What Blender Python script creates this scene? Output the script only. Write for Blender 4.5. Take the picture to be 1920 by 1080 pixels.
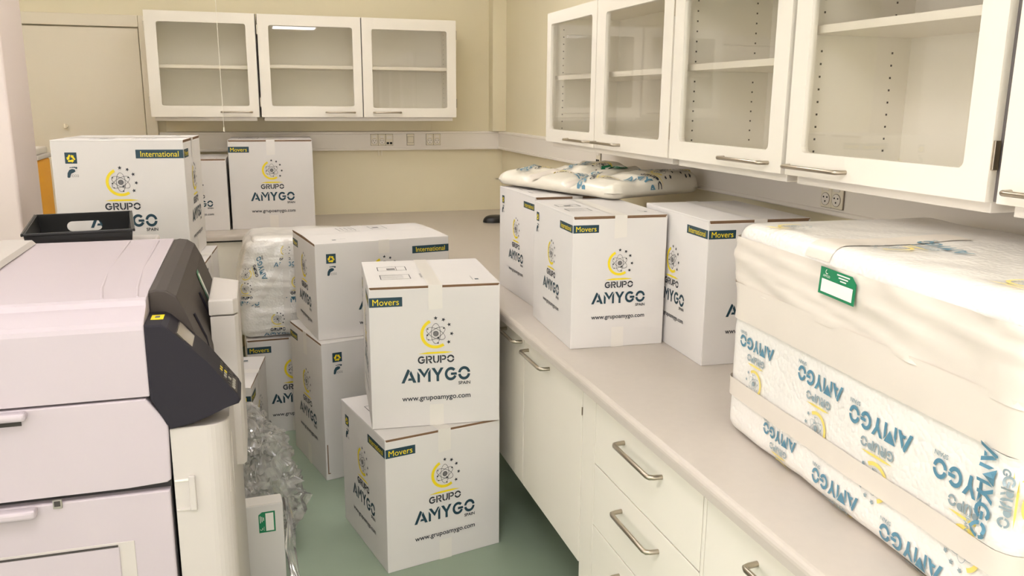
import bpy, bmesh, math, random
from mathutils import Vector, Matrix, noise
R = math.radians
for o in list(bpy.data.objects): bpy.data.objects.remove(o, do_unlink=True)
SC = bpy.context.scene
COL = SC.collection

# ------------------------------------------------------------------ camera
cam_d = bpy.data.cameras.new('camera'); cam = bpy.data.objects.new('camera', cam_d); COL.objects.link(cam)
cam_d.sensor_fit = 'HORIZONTAL'; cam_d.sensor_width = 36.0
cam_d.lens = 36.0 * 1578.2333 / 1920.0
cam_d.clip_start = 0.02; cam_d.clip_end = 60
PITCH, ROLL, YAW = R(12.5307), R(-0.4372), R(17.2173)
fw = Vector((math.sin(YAW), math.cos(YAW), 0)); rt = Vector((math.cos(YAW), -math.sin(YAW), 0)); zz = Vector((0, 0, 1))
FW = fw * math.cos(PITCH) - zz * math.sin(PITCH); UP = zz * math.cos(PITCH) + fw * math.sin(PITCH)
RT2 = rt * math.cos(ROLL) - UP * math.sin(ROLL); UP2 = rt * math.sin(ROLL) + UP * math.cos(ROLL)
mw = Matrix((RT2, UP2, -FW)).transposed().to_4x4(); mw.translation = Vector((0, 0, 1.6748))
cam.matrix_world = mw
SC.camera = cam

# ------------------------------------------------------------------ world, exposure
w = bpy.data.worlds.new('world'); SC.world = w; w.use_nodes = True
w.node_tree.nodes['Background'].inputs[0].default_value = (1, .9, .75, 1)
w.node_tree.nodes['Background'].inputs[1].default_value = 0.05
SC.view_settings.view_transform = 'Standard'; SC.view_settings.look = 'None'
SC.view_settings.exposure = 0.06; SC.view_settings.gamma = 1.0
SC.view_settings.use_curve_mapping = False
SC.cycles.use_denoising = True
SC.cycles.max_bounces = 10; SC.cycles.diffuse_bounces = 6; SC.cycles.glossy_bounces = 4
SC.cycles.transparent_max_bounces = 16
SC.cycles.sample_clamp_indirect = 6.0
CEIL = 2.95; LAMP_Z = 2.65
LAMPS = [(0.68, -1.30, 1.2, 1.0), (-1.95, -1.30, .7, 1.0), (-1.95, 1.40, .15, 1.1), (-0.10, 0.70, 1.5, .7), (-1.95, 4.00, .35, 1.4), (0.45, 3.85, .12, 1.7), (-1.95, -3.0, 1.0, 1.2)]   # x, y, relative power down and up; last four added as fill
LAMP_WATTS = 9.0; UP_WATTS = 16.0
FILL_WINDOW_WATTS = 74.0; FILL_WINDOW2_WATTS = 100.0; FILL_WINDOW_COLOR = (1.0, .98, 1.03)
LAMP_COLOR = (1.0, 0.975, 1.03)

# ------------------------------------------------------------------ materials
def lin(c):
    c = c / 255.0
    return c / 12.92 if c <= .04045 else ((c + .055) / 1.055) ** 2.4
M = {}
def mat(name, rgb, rough=.5, metal=0.0, spec=.5, coat=0.0, var=0.0, vscale=6.0, bump=0.0, bscale=200.0, btype='noise', trans=0.0):
    m = bpy.data.materials.new(name); m.use_nodes = True; M[name] = m
    nt = m.node_tree; b = nt.nodes['Principled BSDF']
    col = (lin(rgb[0]), lin(rgb[1]), lin(rgb[2]), 1)
    b.inputs['Base Color'].default_value = col
    b.inputs['Roughness'].default_value = rough; b.inputs['Metallic'].default_value = metal
    b.inputs['Specular IOR Level'].default_value = spec
    b.inputs['Coat Weight'].default_value = coat; b.inputs['Coat Roughness'].default_value = .12
    tc = nt.nodes.new('ShaderNodeTexCoord')
    if var > 0:
        n = nt.nodes.new('ShaderNodeTexNoise'); n.inputs['Scale'].default_value = vscale; n.inputs['Detail'].default_value = 4
        nt.links.new(tc.outputs['Object'], n.inputs['Vector'])
        mx = nt.nodes.new('ShaderNodeMixRGB'); mx.blend_type = 'MULTIPLY'; mx.inputs[0].default_value = 1
        rmp = nt.nodes.new('ShaderNodeMapRange'); rmp.inputs[1].default_value = .3; rmp.inputs[2].default_value = .7
        rmp.inputs[3].default_value = 1 - var; rmp.inputs[4].default_value = 1.0
        nt.links.new(n.outputs['Fac'], rmp.inputs[0])
        mx.inputs[1].default_value = col; nt.links.new(rmp.outputs[0], mx.inputs[2])
        nt.links.new(mx.outputs[0], b.inputs['Base Color'])
    if bump > 0:
        if btype == 'noise':
            n2 = nt.nodes.new('ShaderNodeTexNoise'); n2.inputs['Scale'].default_value = bscale; n2.inputs['Detail'].default_value = 3; out = n2.outputs['Fac']
        else:
            n2 = nt.nodes.new('ShaderNodeTexVoronoi'); n2.inputs['Scale'].default_value = bscale; out = n2.outputs['Distance']
        nt.links.new(tc.outputs['Object'], n2.inputs['Vector'])
        bp = nt.nodes.new('ShaderNodeBump'); bp.inputs['Strength'].default_value = bump; bp.inputs['Distance'].default_value = .004
        if btype != 'noise': bp.invert = True
        nt.links.new(out, bp.inputs['Height']); nt.links.new(bp.outputs[0], b.inputs['Normal'])
    return m
mat('wall_paint', (226, 217, 189), .75, var=.03, vscale=2.0, bump=.05, bscale=120)
mat('ceiling_paint', (236, 233, 226), .85)
mat('floor_vinyl', (152, 168, 148), .42, var=.10, vscale=3.5, bump=.03, bscale=60)
mat('laminate', (232, 226, 214), .42, var=.015, vscale=1.5)
mat('cabinet_interior', (242, 238, 228), .55)
mat('worktop_laminate', (193, 184, 174), .34, var=.03, vscale=40)
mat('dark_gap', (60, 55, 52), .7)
mat('edge_gap_shade', (104, 98, 96), .6)  # grey cabinet edges, also painting the shade in the door gaps
mat('socket_shade', (128, 116, 100), .7)  # painted shadow line around socket plates and inserts
mat('pin_hole', (58, 50, 42), .8)
mat('steel', (178, 168, 152), .3, metal=1.0)
mat('trunking', (232, 226, 217), .5)
mat('socket_plastic', (228, 220, 200), .4)
mat('black_plastic', (24, 23, 24), .38)
mat('black_dot', (14, 14, 14), .6)
mat('door_paint', (224, 215, 196), .55, var=.02, vscale=2)
mat('carton', (217, 213, 210), .75, spec=.3, var=.025, vscale=5.0, bump=.04, bscale=35)
mat('kraft', (124, 96, 70), .8)
mat('carton_inside', (120, 90, 64), .8)
mat('print_navy', (22, 58, 72), .55)
mat('print_dark', (38, 42, 50), .55)
mat('print_yellow', (232, 208, 20), .55)
mat('print_grey', (112, 110, 110), .6)
mat('wrap_navy', (84, 132, 154), .4)
mat('wrap_navy_faded', (140, 156, 162), .4)
mat('wrap_yellow', (228, 208, 110), .4)
mat('clear_tape', (222, 217, 210), .35, coat=.15)
mat('cream_tape', (218, 209, 198), .34, coat=.2, var=.02, vscale=9, bump=.06, bscale=30)
mat('bubble_wrap', (236, 232, 226), .28, coat=.5, bump=.35, bscale=95, btype='vor', var=.05, vscale=10)
mat('foam_wrap', (226, 220, 206), .33, coat=.35, bump=.15, bscale=70, var=.04, vscale=9)
mat('label_green', (18, 122, 80), .4)
mat('label_white', (236, 232, 226), .45)
mat('printer_white', (188, 177, 183), .5, spec=.35)
mat('printer_cream', (194, 187, 182), .5, spec=.35)
mat('printer_dark', (40, 37, 44), .6, spec=.2)
mat('printer_brown', (70, 63, 59), .6, spec=.25)
mat('printer_screen', (150, 142, 130), .15)
mat('key_grey', (150, 146, 136), .5)
mat('key_dark', (44, 41, 40), .5)
mat('key_yellow', (200, 180, 40), .5)
mat('sticker_yellow', (232, 214, 30), .5)
mat('yellow_plastic', (250, 178, 20), .5, bump=.2, bscale=60, btype='vor')
mat('column_paint', (226, 213, 209), .4)
mat('cord', (236, 230, 215), .6)
mat('white_lid', (220, 214, 208), .5)
def glass_mat():
    m = bpy.data.materials.new('cabinet_glass'); m.use_nodes = True; M['cabinet_glass'] = m
    nt = m.node_tree; nt.nodes.remove(nt.nodes['Principled BSDF']); out = nt.nodes['Material Output']
    tr = nt.nodes.new('ShaderNodeBsdfTransparent'); tr.inputs[0].default_value = (.98, .975, .96, 1)
    gl = nt.nodes.new('ShaderNodeBsdfGlossy'); gl.inputs['Roughness'].default_value = .01
    fr = nt.nodes.new('ShaderNodeFresnel'); ge = nt.nodes.new('ShaderNodeNewGeometry')
    io = nt.nodes.new('ShaderNodeMapRange'); io.inputs[3].default_value = 1.5; io.inputs[4].default_value = 1 / 1.5   # same reflectance from both sides of the pane
    nt.links.new(ge.outputs['Backfacing'], io.inputs[0]); nt.links.new(io.outputs[0], fr.inputs[0])
    mul = nt.nodes.new('ShaderNodeMath'); mul.operation = 'MULTIPLY'; mul.inputs[1].default_value = 1.0; mul.use_clamp = True
    mx = nt.nodes.new('ShaderNodeMixShader')
    nt.links.new(fr.outputs[0], mul.inputs[0]); nt.links.new(mul.outputs[0], mx.inputs[0])
    nt.links.new(tr.outputs[0], mx.inputs[1]); nt.links.new(gl.outputs[0], mx.inputs[2]); nt.links.new(mx.outputs[0], out.inputs[0])
glass_mat()
def film_mat():
    m = bpy.data.materials.new('clear_film'); m.use_nodes = True; M['clear_film'] = m
    nt = m.node_tree; nt.nodes.remove(nt.nodes['Principled BSDF']); out = nt.nodes['Material Output']
    tr = nt.nodes.new('ShaderNodeBsdfTransparent'); tr.inputs[0].default_value = (1, .99, .98, 1)
    df = nt.nodes.new('ShaderNodeBsdfDiffuse'); df.inputs[0].default_value = (.93, .92, .90, 1)
    tl = nt.nodes.new('ShaderNodeBsdfTranslucent'); tl.inputs[0].default_value = (.95, .94, .92, 1)
    m0 = nt.nodes.new('ShaderNodeMixShader'); m0.inputs[0].default_value = .45; nt.links.new(df.outputs[0], m0.inputs[1]); nt.links.new(tl.outputs[0], m0.inputs[2])
    gl = nt.nodes.new('ShaderNodeBsdfGlossy'); gl.inputs['Roughness'].default_value = .13
    tc = nt.nodes.new('ShaderNodeTexCoord')
    n = nt.nodes.new('ShaderNodeTexNoise'); n.inputs['Scale'].default_value = 11; n.inputs['Detail'].default_value = 2; n.inputs['Distortion'].default_value = .6
    nt.links.new(tc.outputs['Object'], n.inputs['Vector'])
    bp = nt.nodes.new('ShaderNodeBump'); bp.inputs['Strength'].default_value = .5; bp.inputs['Distance'].default_value = .012
    nt.links.new(n.outputs['Fac'], bp.inputs['Height']); nt.links.new(bp.outputs[0], gl.inputs['Normal']); nt.links.new(bp.outputs[0], df.inputs['Normal'])
    rmp = nt.nodes.new('ShaderNodeMapRange'); rmp.inputs[1].default_value = .35; rmp.inputs[2].default_value = .65; rmp.inputs[3].default_value = .15; rmp.inputs[4].default_value = .48
    nt.links.new(n.outputs['Fac'], rmp.inputs[0])
    m1 = nt.nodes.new('ShaderNodeMixShader'); nt.links.new(rmp.outputs[0], m1.inputs[0]); nt.links.new(tr.outputs[0], m1.inputs[1]); nt.links.new(m0.outputs[0], m1.inputs[2])
    fr = nt.nodes.new('ShaderNodeFresnel'); fr.inputs[0].default_value = 1.6; nt.links.new(bp.outputs[0], fr.inputs['Normal'])
    m2 = nt.nodes.new('ShaderNodeMixShader'); nt.links.new(fr.outputs[0], m2.inputs[0]); nt.links.new(m1.outputs[0], m2.inputs[1]); nt.links.new(gl.outputs[0], m2.inputs[2])
    nt.links.new(m2.outputs[0], out.inputs[0])
film_mat()
def lamp_mat():
    m = bpy.data.materials.new('lamp_diffuser'); m.use_nodes = True; M['lamp_diffuser'] = m
    b = m.node_tree.nodes['Principled BSDF']; b.inputs['Base Color'].default_value = (.9, .9, .85, 1)
    b.inputs['Emission Color'].default_value = LAMP_COLOR + (1,); b.inputs['Emission Strength'].default_value = 4.5
lamp_mat()

# ------------------------------------------------------------------ mesh builder
class MB:
    def __init__(s): s.v = []; s.f = []; s.m = []; s.s = []; s.names = []
    def mi(s, n):
        if n not in s.names: s.names.append(n)
        return s.names.index(n)
    def add(s, vs, fs, m, smooth=False):
        b = len(s.v); s.v.extend([tuple(v) for v in vs]); k = s.mi(m)
        for f in fs: s.f.append(tuple(b + i for i in f)); s.m.append(k); s.s.append(smooth)
        return s
    def bm(s, bm, m, smooth=False):
        bmesh.ops.recalc_face_normals(bm, faces=bm.faces); bm.verts.index_update()
        s.add([v.co[:] for v in bm.verts], [[v.index for v in f.verts] for f in bm.faces], m, smooth); bm.free(); return s
    def box(s, x0, x1, y0, y1, z0, z1, m, bev=0.0, seg=2):
        bm = bmesh.new(); bmesh.ops.create_cube(bm, size=1)
        for v in bm.verts:
            v.co = Vector(((x0 + x1) / 2 + v.co.x * (x1 - x0), (y0 + y1) / 2 + v.co.y * (y1 - y0), (z0 + z1) / 2 + v.co.z * (z1 - z0)))
        if bev > 0:
            bmesh.ops.bevel(bm, geom=bm.edges[:], offset=bev, segments=seg, profile=.5, affect='EDGES')
        return s.bm(bm, m)
    def prism(s, prof, ax, a0, a1, m, bev=0.0, smooth=False, seg=2):
        # prof: 2D polygon; ax 'y' -> (x,z), 'x' -> (y,z), 'z' -> (x,y)
        def P(p, a): return {'y': (p[0], a, p[1]), 'x': (a, p[0], p[1]), 'z': (p[0], p[1], a)}[ax]
        bm = bmesh.new()
        A = [bm.verts.new(P(p, a0)) for p in prof]; B = [bm.verts.new(P(p, a1)) for p in prof]
        n = len(prof); ca = bm.faces.new(A); cb = bm.faces.new(B[::-1]); sides = []
        for i in range(n): sides.append(bm.faces.new((A[i], B[i], B[(i + 1) % n], A[(i + 1) % n])))
        if bev > 0:
            ed = list(set(ca.edges) | set(cb.edges))
            bmesh.ops.bevel(bm, geom=ed, offset=bev, segments=seg, profile=.5, affect='EDGES')
        return s.bm(bm, m, smooth)
    def tube(s, pts, r, m, seg=10, cap=True):
        pts = [Vector(p) for p in pts]; rings = []
        n = len(pts); ref = None; vs = []; fs = []
        for i, p in enumerate(pts):
            d = (pts[min(i + 1, n - 1)] - pts[max(i - 1, 0)]).normalized()
            if ref is None: ref = Vector((0, 0, 1)) if abs(d.z) < .9 else Vector((1, 0, 0))
            a = d.cross(ref).normalized(); b = a.cross(d).normalized(); ref = b
            sc = 1.0
            if 0 < i < n - 1:
                c = (pts[i] - pts[i - 1]).normalized().dot((pts[i + 1] - pts[i]).normalized()); sc = 1 / max(.5, math.sqrt((1 + c) / 2))
            for k in range(seg):
                t = 2 * math.pi * k / seg; vs.append(p + (a * math.cos(t) + b * math.sin(t)) * r * (sc if n > 2 else 1))
        for i in range(n - 1):
            for k in range(seg):
                fs.append((i * seg + k, i * seg + (k + 1) % seg, (i + 1) * seg + (k + 1) % seg, (i + 1) * seg + k))
        s.add(vs, fs, m, True)
        if cap: s.add([v for v in vs[:seg]], [tuple(range(seg))], m); s.add([v for v in vs[-seg:]], [tuple(range(seg))][::-1], m)
        return s
    def cyl(s, c, r, ax, h, m, seg=20):
        c = Vector(c); d = {'x': Vector((1, 0, 0)), 'y': Vector((0, 1, 0)), 'z': Vector((0, 0, 1))}[ax]
        return s.tube([c, c + d * h], r, m, seg)
    def decal(s, design, O, U, V, off=.0006, scale=1.0, rot=0.0):
        # flat print on a face: design = list of (mat, verts2d, faces, layer)
        O = Vector(O); U = Vector(U).normalized(); V = Vector(V).normalized(); N = U.cross(V)
        ca, sa = math.cos(rot), math.sin(rot)
        for (m, vs, fs, ly) in design:
            s.add([O + U * ((x * ca - y * sa) * scale) + V * ((x * sa + y * ca) * scale) + N * (off * (1 + ly)) for x, y in vs], fs, m)
        return s
    def decal_fn(s, design, fn, scale=1.0, rot=0.0, at=(0, 0), off=.002, ren=None):
        ca, sa = math.cos(rot), math.sin(rot)
        for (m, vs, fs, ly) in design:
            vs, fs = refine(vs, fs, .022)
            m2 = ren.get(m, m) if ren else m
            s.add([fn(at[0] + (x * ca - y * sa) * scale, at[1] + (x * sa + y * ca) * scale, off + .0005 * ly) for x, y in vs], fs, m2)
        return s
    def build(s, name, parent=None, loc=None, rotz=None):
        me = bpy.data.meshes.new(name); me.from_pydata(s.v, [], s.f)
        for n in s.names: me.materials.append(M[n])
        for p, k, sm in zip(me.polygons, s.m, s.s): p.material_index = k; p.use_smooth = sm
        me.update()
        o = bpy.data.objects.new(name, me); COL.objects.link(o)
        if parent is not None: o.parent = parent
        if loc is not None: o.location = loc
        if rotz is not None: o.rotation_euler = (0, 0, rotz)
        return o
def refine(vs, fs, L):
    vs = [tuple(v) for v in vs]; out = []; todo = []
    for f in fs:
        for i in range(1, len(f) - 1): todo.append((f[0], f[i], f[i + 1]))
    cache = {}
    def mid(a, b):
        k = (min(a, b), max(a, b))
        if k not in cache: vs.append(((vs[a][0] + vs[b][0]) / 2, (vs[a][1] + vs[b][1]) / 2)); cache[k] = len(vs) - 1
        return cache[k]
    def ln(a, b): return math.hypot(vs[a][0] - vs[b][0], vs[a][1] - vs[b][1])
    while todo:
        a, b, c = todo.pop(); l = [ln(a, b), ln(b, c), ln(c, a)]; k = l.index(max(l))
        if l[k] < L: out.append((a, b, c)); continue
        if k == 0: m = mid(a, b); todo += [(a, m, c), (m, b, c)]
        elif k == 1: m = mid(b, c); todo += [(a, b, m), (a, m, c)]
        else: m = mid(c, a); todo += [(a, b, m), (m, b, c)]
    return vs, out
def thing(name, label, cat, loc=(0, 0, 0), rotz=0.0, group=None):
    o = bpy.data.objects.new(name, None); COL.objects.link(o); o.empty_display_size = .05
    o.location = loc; o.rotation_euler = (0, 0, rotz); return tag(o, label, cat, group)
def tag(o, label, cat, group=None):
    o['label'] = label; o['category'] = cat
    if group: o['group'] = group
    return o
def struct(o): o['kind'] = 'structure'; return o

# ------------------------------------------------------------------ prints (2D designs, metres at full carton size)
def text2d(body, bold=0.0):
    cu = bpy.data.curves.new('t', 'FONT'); cu.body = body; cu.offset = bold; cu.resolution_u = 3
    ob = bpy.data.objects.new('t', cu); COL.objects.link(ob)
    dg = bpy.context.evaluated_depsgraph_get(); me = bpy.data.meshes.new_from_object(ob.evaluated_get(dg))
    vs = [(v.co.x, v.co.y) for v in me.vertices]; fs = [tuple(p.vertices) for p in me.polygons]
    bpy.data.objects.remove(ob, do_unlink=True); bpy.data.curves.remove(cu); bpy.data.meshes.remove(me)
    return vs, fs
_TX = {}
def txt(body, m, cx, cy, width=None, height=None, bold=0.0, layer=1, rot=0.0, align='c'):
    if (body, bold) not in _TX: _TX[(body, bold)] = text2d(body, bold)
    vs, fs = _TX[(body, bold)]
    x0 = min(v[0] for v in vs); x1 = max(v[0] for v in vs); y0 = min(v[1] for v in vs); y1 = max(v[1] for v in vs)
    if width and height: sx = width / (x1 - x0); sy = height / (y1 - y0)
    elif width: sx = sy = width / (x1 - x0)
    else: sx = sy = height / (y1 - y0)
    W_ = (x1 - x0) * sx; ox = {'c': -W_ / 2, 'r': -W_, 'l': 0}[align]
    c, s = math.cos(rot), math.sin(rot); out = []
    for x, y in vs:
        a = (x - x0) * sx + ox; b = (y - (y0 + y1) / 2) * sy
        out.append((cx + a * c - b * s, cy + a * s + b * c))
    return (m, out, fs, layer)
def poly(m, pts, layer=1): return (m, [tuple(p) for p in pts], [tuple(range(len(pts)))], layer)
def rect(m, x0, x1, y0, y1, layer=0): return poly(m, [(x0, y0), (x1, y0), (x1, y1), (x0, y1)], layer)
def ring(m, cx, cy, ro, ri, a0, a1, n=20, layer=1, sx=1.0, sy=1.0, rot=0.0):
    vs = []; c, s = math.cos(rot), math.sin(rot)
    for i in range(n + 1):
        t = R(a0 + (a1 - a0) * i / n)
        for r_ in (ro, ri):
            d = (ro - r_); x = math.cos(t) * (ro * sx - d); y = math.sin(t) * (ro * sy - d)
            vs.append((cx + x * c - y * s, cy + x * s + y * c))
    return (m, vs, [(2 * i, 2 * i + 1, 2 * i + 3, 2 * i + 2) for i in range(n)], layer)
def disc(m, cx, cy, r, n=14, layer=2): return poly(m, [(cx + r * math.cos(2 * math.pi * i / n), cy + r * math.sin(2 * math.pi * i / n)) for i in range(n)], layer)
def outline(m, x0, x1, y0, y1, t, layer=0):
    return [rect(m, x0, x1, y0, y0 + t, layer), rect(m, x0, x1, y1 - t, y1, layer), rect(m, x0, x0 + t, y0, y1, layer), rect(m, x1 - t, x1, y0, y1, layer)]
def arcpts(cx, cy, r, a0, a1, n): return [(cx + r * math.cos(R(a0 + (a1 - a0) * i / n)), cy + r * math.sin(R(a0 + (a1 - a0) * i / n))) for i in range(n + 1)]
def glyph(ch, t=.21):
    # stencil capitals, cap height 1; returns list of polygons or rings, and width
    if ch == 'A': return [('p', [(0, 0), (.25, 0), (.70, .86), (.61, 1), (.50, 1)]), ('p', [(.95, 0), (1.2, 0), (.78, .90), (.655, .66)]), ('p', [(.52, .17), (.86, .17), (.79, .34), (.60, .34)])], 1.2
    if ch == 'M': return [('p', [(0, 0), (.2, 0), (.2, .55), (0, .82)]), ('p', [(.02, 1), (.27, 1), (.55, .62), (.83, 1), (1.0, 1), (.55, .32)]), ('p', [(.86, 0), (1.06, 0), (1.06, .95), (.86, .68)])], 1.06
    if ch == 'Y': return [('p', [(0, 1), (.25, 1), (.50, .62), (.38, .44)]), ('p', [(.72, 1), (.97, 1), (.60, .44), (.60, 0), (.39, 0), (.39, .50)])], .97
    if ch == 'G': return [('r', (.5, .5, .5, t, 42, 338)), ('p', [(.50, .40), (1.0, .40), (.97, .58), (.50, .58)])], 1.0
    if ch == 'O': return [('r', (.5, .5, .5, t, 8, 172)), ('r', (.5, .5, .5, t, 188, 352))], 1.0
    if ch == 'R': return [('p', [(0, 0), (.2, 0), (.2, 1), (0, 1)]), ('p', [(.26, 1), (.52, 1)] + arcpts(.52, .70, .30, 90, -90, 8)[1:] + [(.26, .40), (.26, .58)] + [(.50, .58)] + arcpts(.50, .70, .12, -90, 90, 5)[1:] + [(.26, .82)]), ('p', [(.36, .36), (.60, .36), (.84, 0), (.60, 0)])], .84
    if ch == 'P': return [('p', [(0, 0), (.2, 0), (.2, 1), (0, 1)]), ('p', [(.26, 1), (.52, 1)] + arcpts(.52, .68, .32, 90, -90, 8)[1:] + [(.26, .36), (.26, .54)] + [(.50, .54)] + arcpts(.50, .68, .14, -90, 90, 5)[1:] + [(.26, .82)])], .84
    if ch == 'U': return [('p', [(0, 1), (0, .42)] + arcpts(.42, .42, .42, 180, 265, 6)[1:] + [(.38, .2)] + arcpts(.42, .42, .22, 255, 180, 5) + [(.2, 1)]), ('p', [(.84, 1), (.84, .42)] + arcpts(.42, .42, .42, 0, -84, 6)[1:] + [(.46, .2)] + arcpts(.42, .42, .22, -75, 0, 5) + [(.64, 1)])], .84
def word(s_, m, x0, x1, y0, y1, gap=.09, layer=1):
    tot = sum(glyph(c)[1] for c in s_) + gap * (len(s_) - 1); kx = (x1 - x0) / tot; ky = y1 - y0; x = x0; out = []
    for c in s_:
        ps, w_ = glyph(c)
        for k, g in ps:
            if k == 'p': out.append(poly(m, [(x + a * kx, y0 + b * ky) for a, b in g], layer))
            else:
                cx, cy, ro, t, a0, a1 = g; vs = []; n = 18
                for i in range(n + 1):
                    an = R(a0 + (a1 - a0) * i / n)
                    for r_ in (ro, ro - t): vs.append((x + (cx + r_ * math.cos(an)) * kx, y0 + (cy + r_ * math.sin(an)) * ky))
                out.append((m, vs, [(2 * i, 2 * i + 1, 2 * i + 3, 2 * i + 2) for i in range(n)], layer))
        x += (w_ + gap) * kx
    return out
def emblem(cx, cy, r=.055):
    k = r / .055; d = [ring('print_yellow', cx, cy, .0555 * k, .0445 * k, 114, 304, 26)]
    for a in (90, 30, 150): d.append(ring('print_dark', cx, cy, .038 * k, .0366 * k, 0, 360, 36, 1, 1.0, .45, R(a)))
    d.append(disc('print_grey', cx, cy, .0095 * k))
    d.append(ring('print_dark', cx, cy, .0100 * k, .0085 * k, 0, 360, 16, 3))
    for a, rr, sz in ((148, .034, .0022), (188, .031, .0032), (-62, .018, .0038), (33, .034, .0028), (-140, .034, .0024), (-78, .036, .0028)):
        d.append(disc('print_dark', cx + rr * k * math.cos(R(a)), cy + rr * k * math.sin(R(a)), sz * k, 10, 3))
    for a in (90, 61, 33, -3, -36):
        x, y = cx + .057 * k * math.cos(R(a)), cy + .057 * k * math.sin(R(a)); vs = []
        for i in range(10):
            q = (.0078 if i % 2 == 0 else .0034) * k; t = R(a + 36 * i); vs.append((x + q * math.cos(t), y + q * math.sin(t)))
        d.append(poly('print_dark', vs))
    return d
def bar_yellow(y, m='print_yellow'): return poly(m, [(-.064, y - .002), (-.03, y - .0045), (.03, y - .004), (.062, y - .001), (.03, y + .003), (-.03, y + .003)])
LOGO = emblem(0, .085) + [bar_yellow(.0145)] + word('GRUPO', 'print_dark', -.066, .066, -.025, .0035) + word('AMYGO', 'print_navy', -.126, .124, -.094, -.043) \
    + [txt('SPAIN', 'print_dark', .124, -.105, height=.0125, bold=.02, align='r'), txt('www.grupoamygo.com', 'print_dark', 0, -.159, width=.249, bold=.014)]
LOGO_SHORT = [d for d in LOGO[:-1]]
def tag_design(word_, w_, h_=.034):   # origin at the left edge, vertical centre
    return [rect('print_navy', 0, w_, -h_ / 2, h_ / 2, 0), txt(word_, 'print_yellow', w_ / 2, .000, height=.0225 if word_ == 'Movers' else .0222, width=w_ * .80)]
RECYCLE = [rect('print_navy', -.0215, .0215, -.0215, .0215, 0)]
for i in range(3):
    a = R(90 + 120 * i); b = R(90 + 120 * (i + 1)); ax, ay = .0155 * math.cos(a), .0155 * math.sin(a) - .002; bx, by = .0155 * math.cos(b), .0155 * math.sin(b) - .002
    dx, dy = bx - ax, by - ay; l = math.hypot(dx, dy); dx /= l; dy /= l; nx, ny = dy, -dx
    p = lambda t, n_: (ax + dx * t * l + nx * n_, ay + dy * t * l + ny * n_)
    RECYCLE.append(poly('print_yellow', [p(.08, -.001), p(.10, .005), p(.62, .005), p(.62, .0085), p(.92, .001), p(.62, -.0065), p(.62, -.0025)]))
FOOT = [poly('print_navy', [(-.021, -.018), (-.019, -.002), (-.012, .010), (-.002, .014), (.008, .012), (.010, .004), (.002, -.001), (-.006, -.004), (-.009, -.012), (-.011, -.019), (-.017, -.021)])]
for x, y, r_ in ((-.008, .019, .0022), (-.003, .0195, .0022), (.002, .020, .0026), (.0075, .020, .003), (.014, .018, .0042)): FOOT.append(disc('print_navy', x, y, r_, 8, 1))
FOOT.append(txt('CO2', 'print_grey', .008, -.013, width=.026))
def top_design(k=1.0):   # drawn for the half lid, x outwards from the fold, y along the box
    d = outline('print_dark', -.055 * k, .055 * k, .06 * k, .135 * k, .0028) + [rect('print_grey', -.02 * k, .012 * k, .075 * k, .105 * k, 0), rect('print_dark', .016 * k, .018 * k, .06 * k, .135 * k, 0)]
    d += outline('print_dark', -.055 * k, .055 * k, -.10 * k, -.02 * k, .0028)
    for q in (-.078, -.058, -.038): d.append(rect('print_dark', -.055 * k, .03 * k, q * k, (q + .0024) * k, 0))
    d += [txt('MADE IN SPAIN', 'print_dark', .095 * k, -.05 * k, width=.075 * k, rot=R(90))]
    return d

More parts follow.
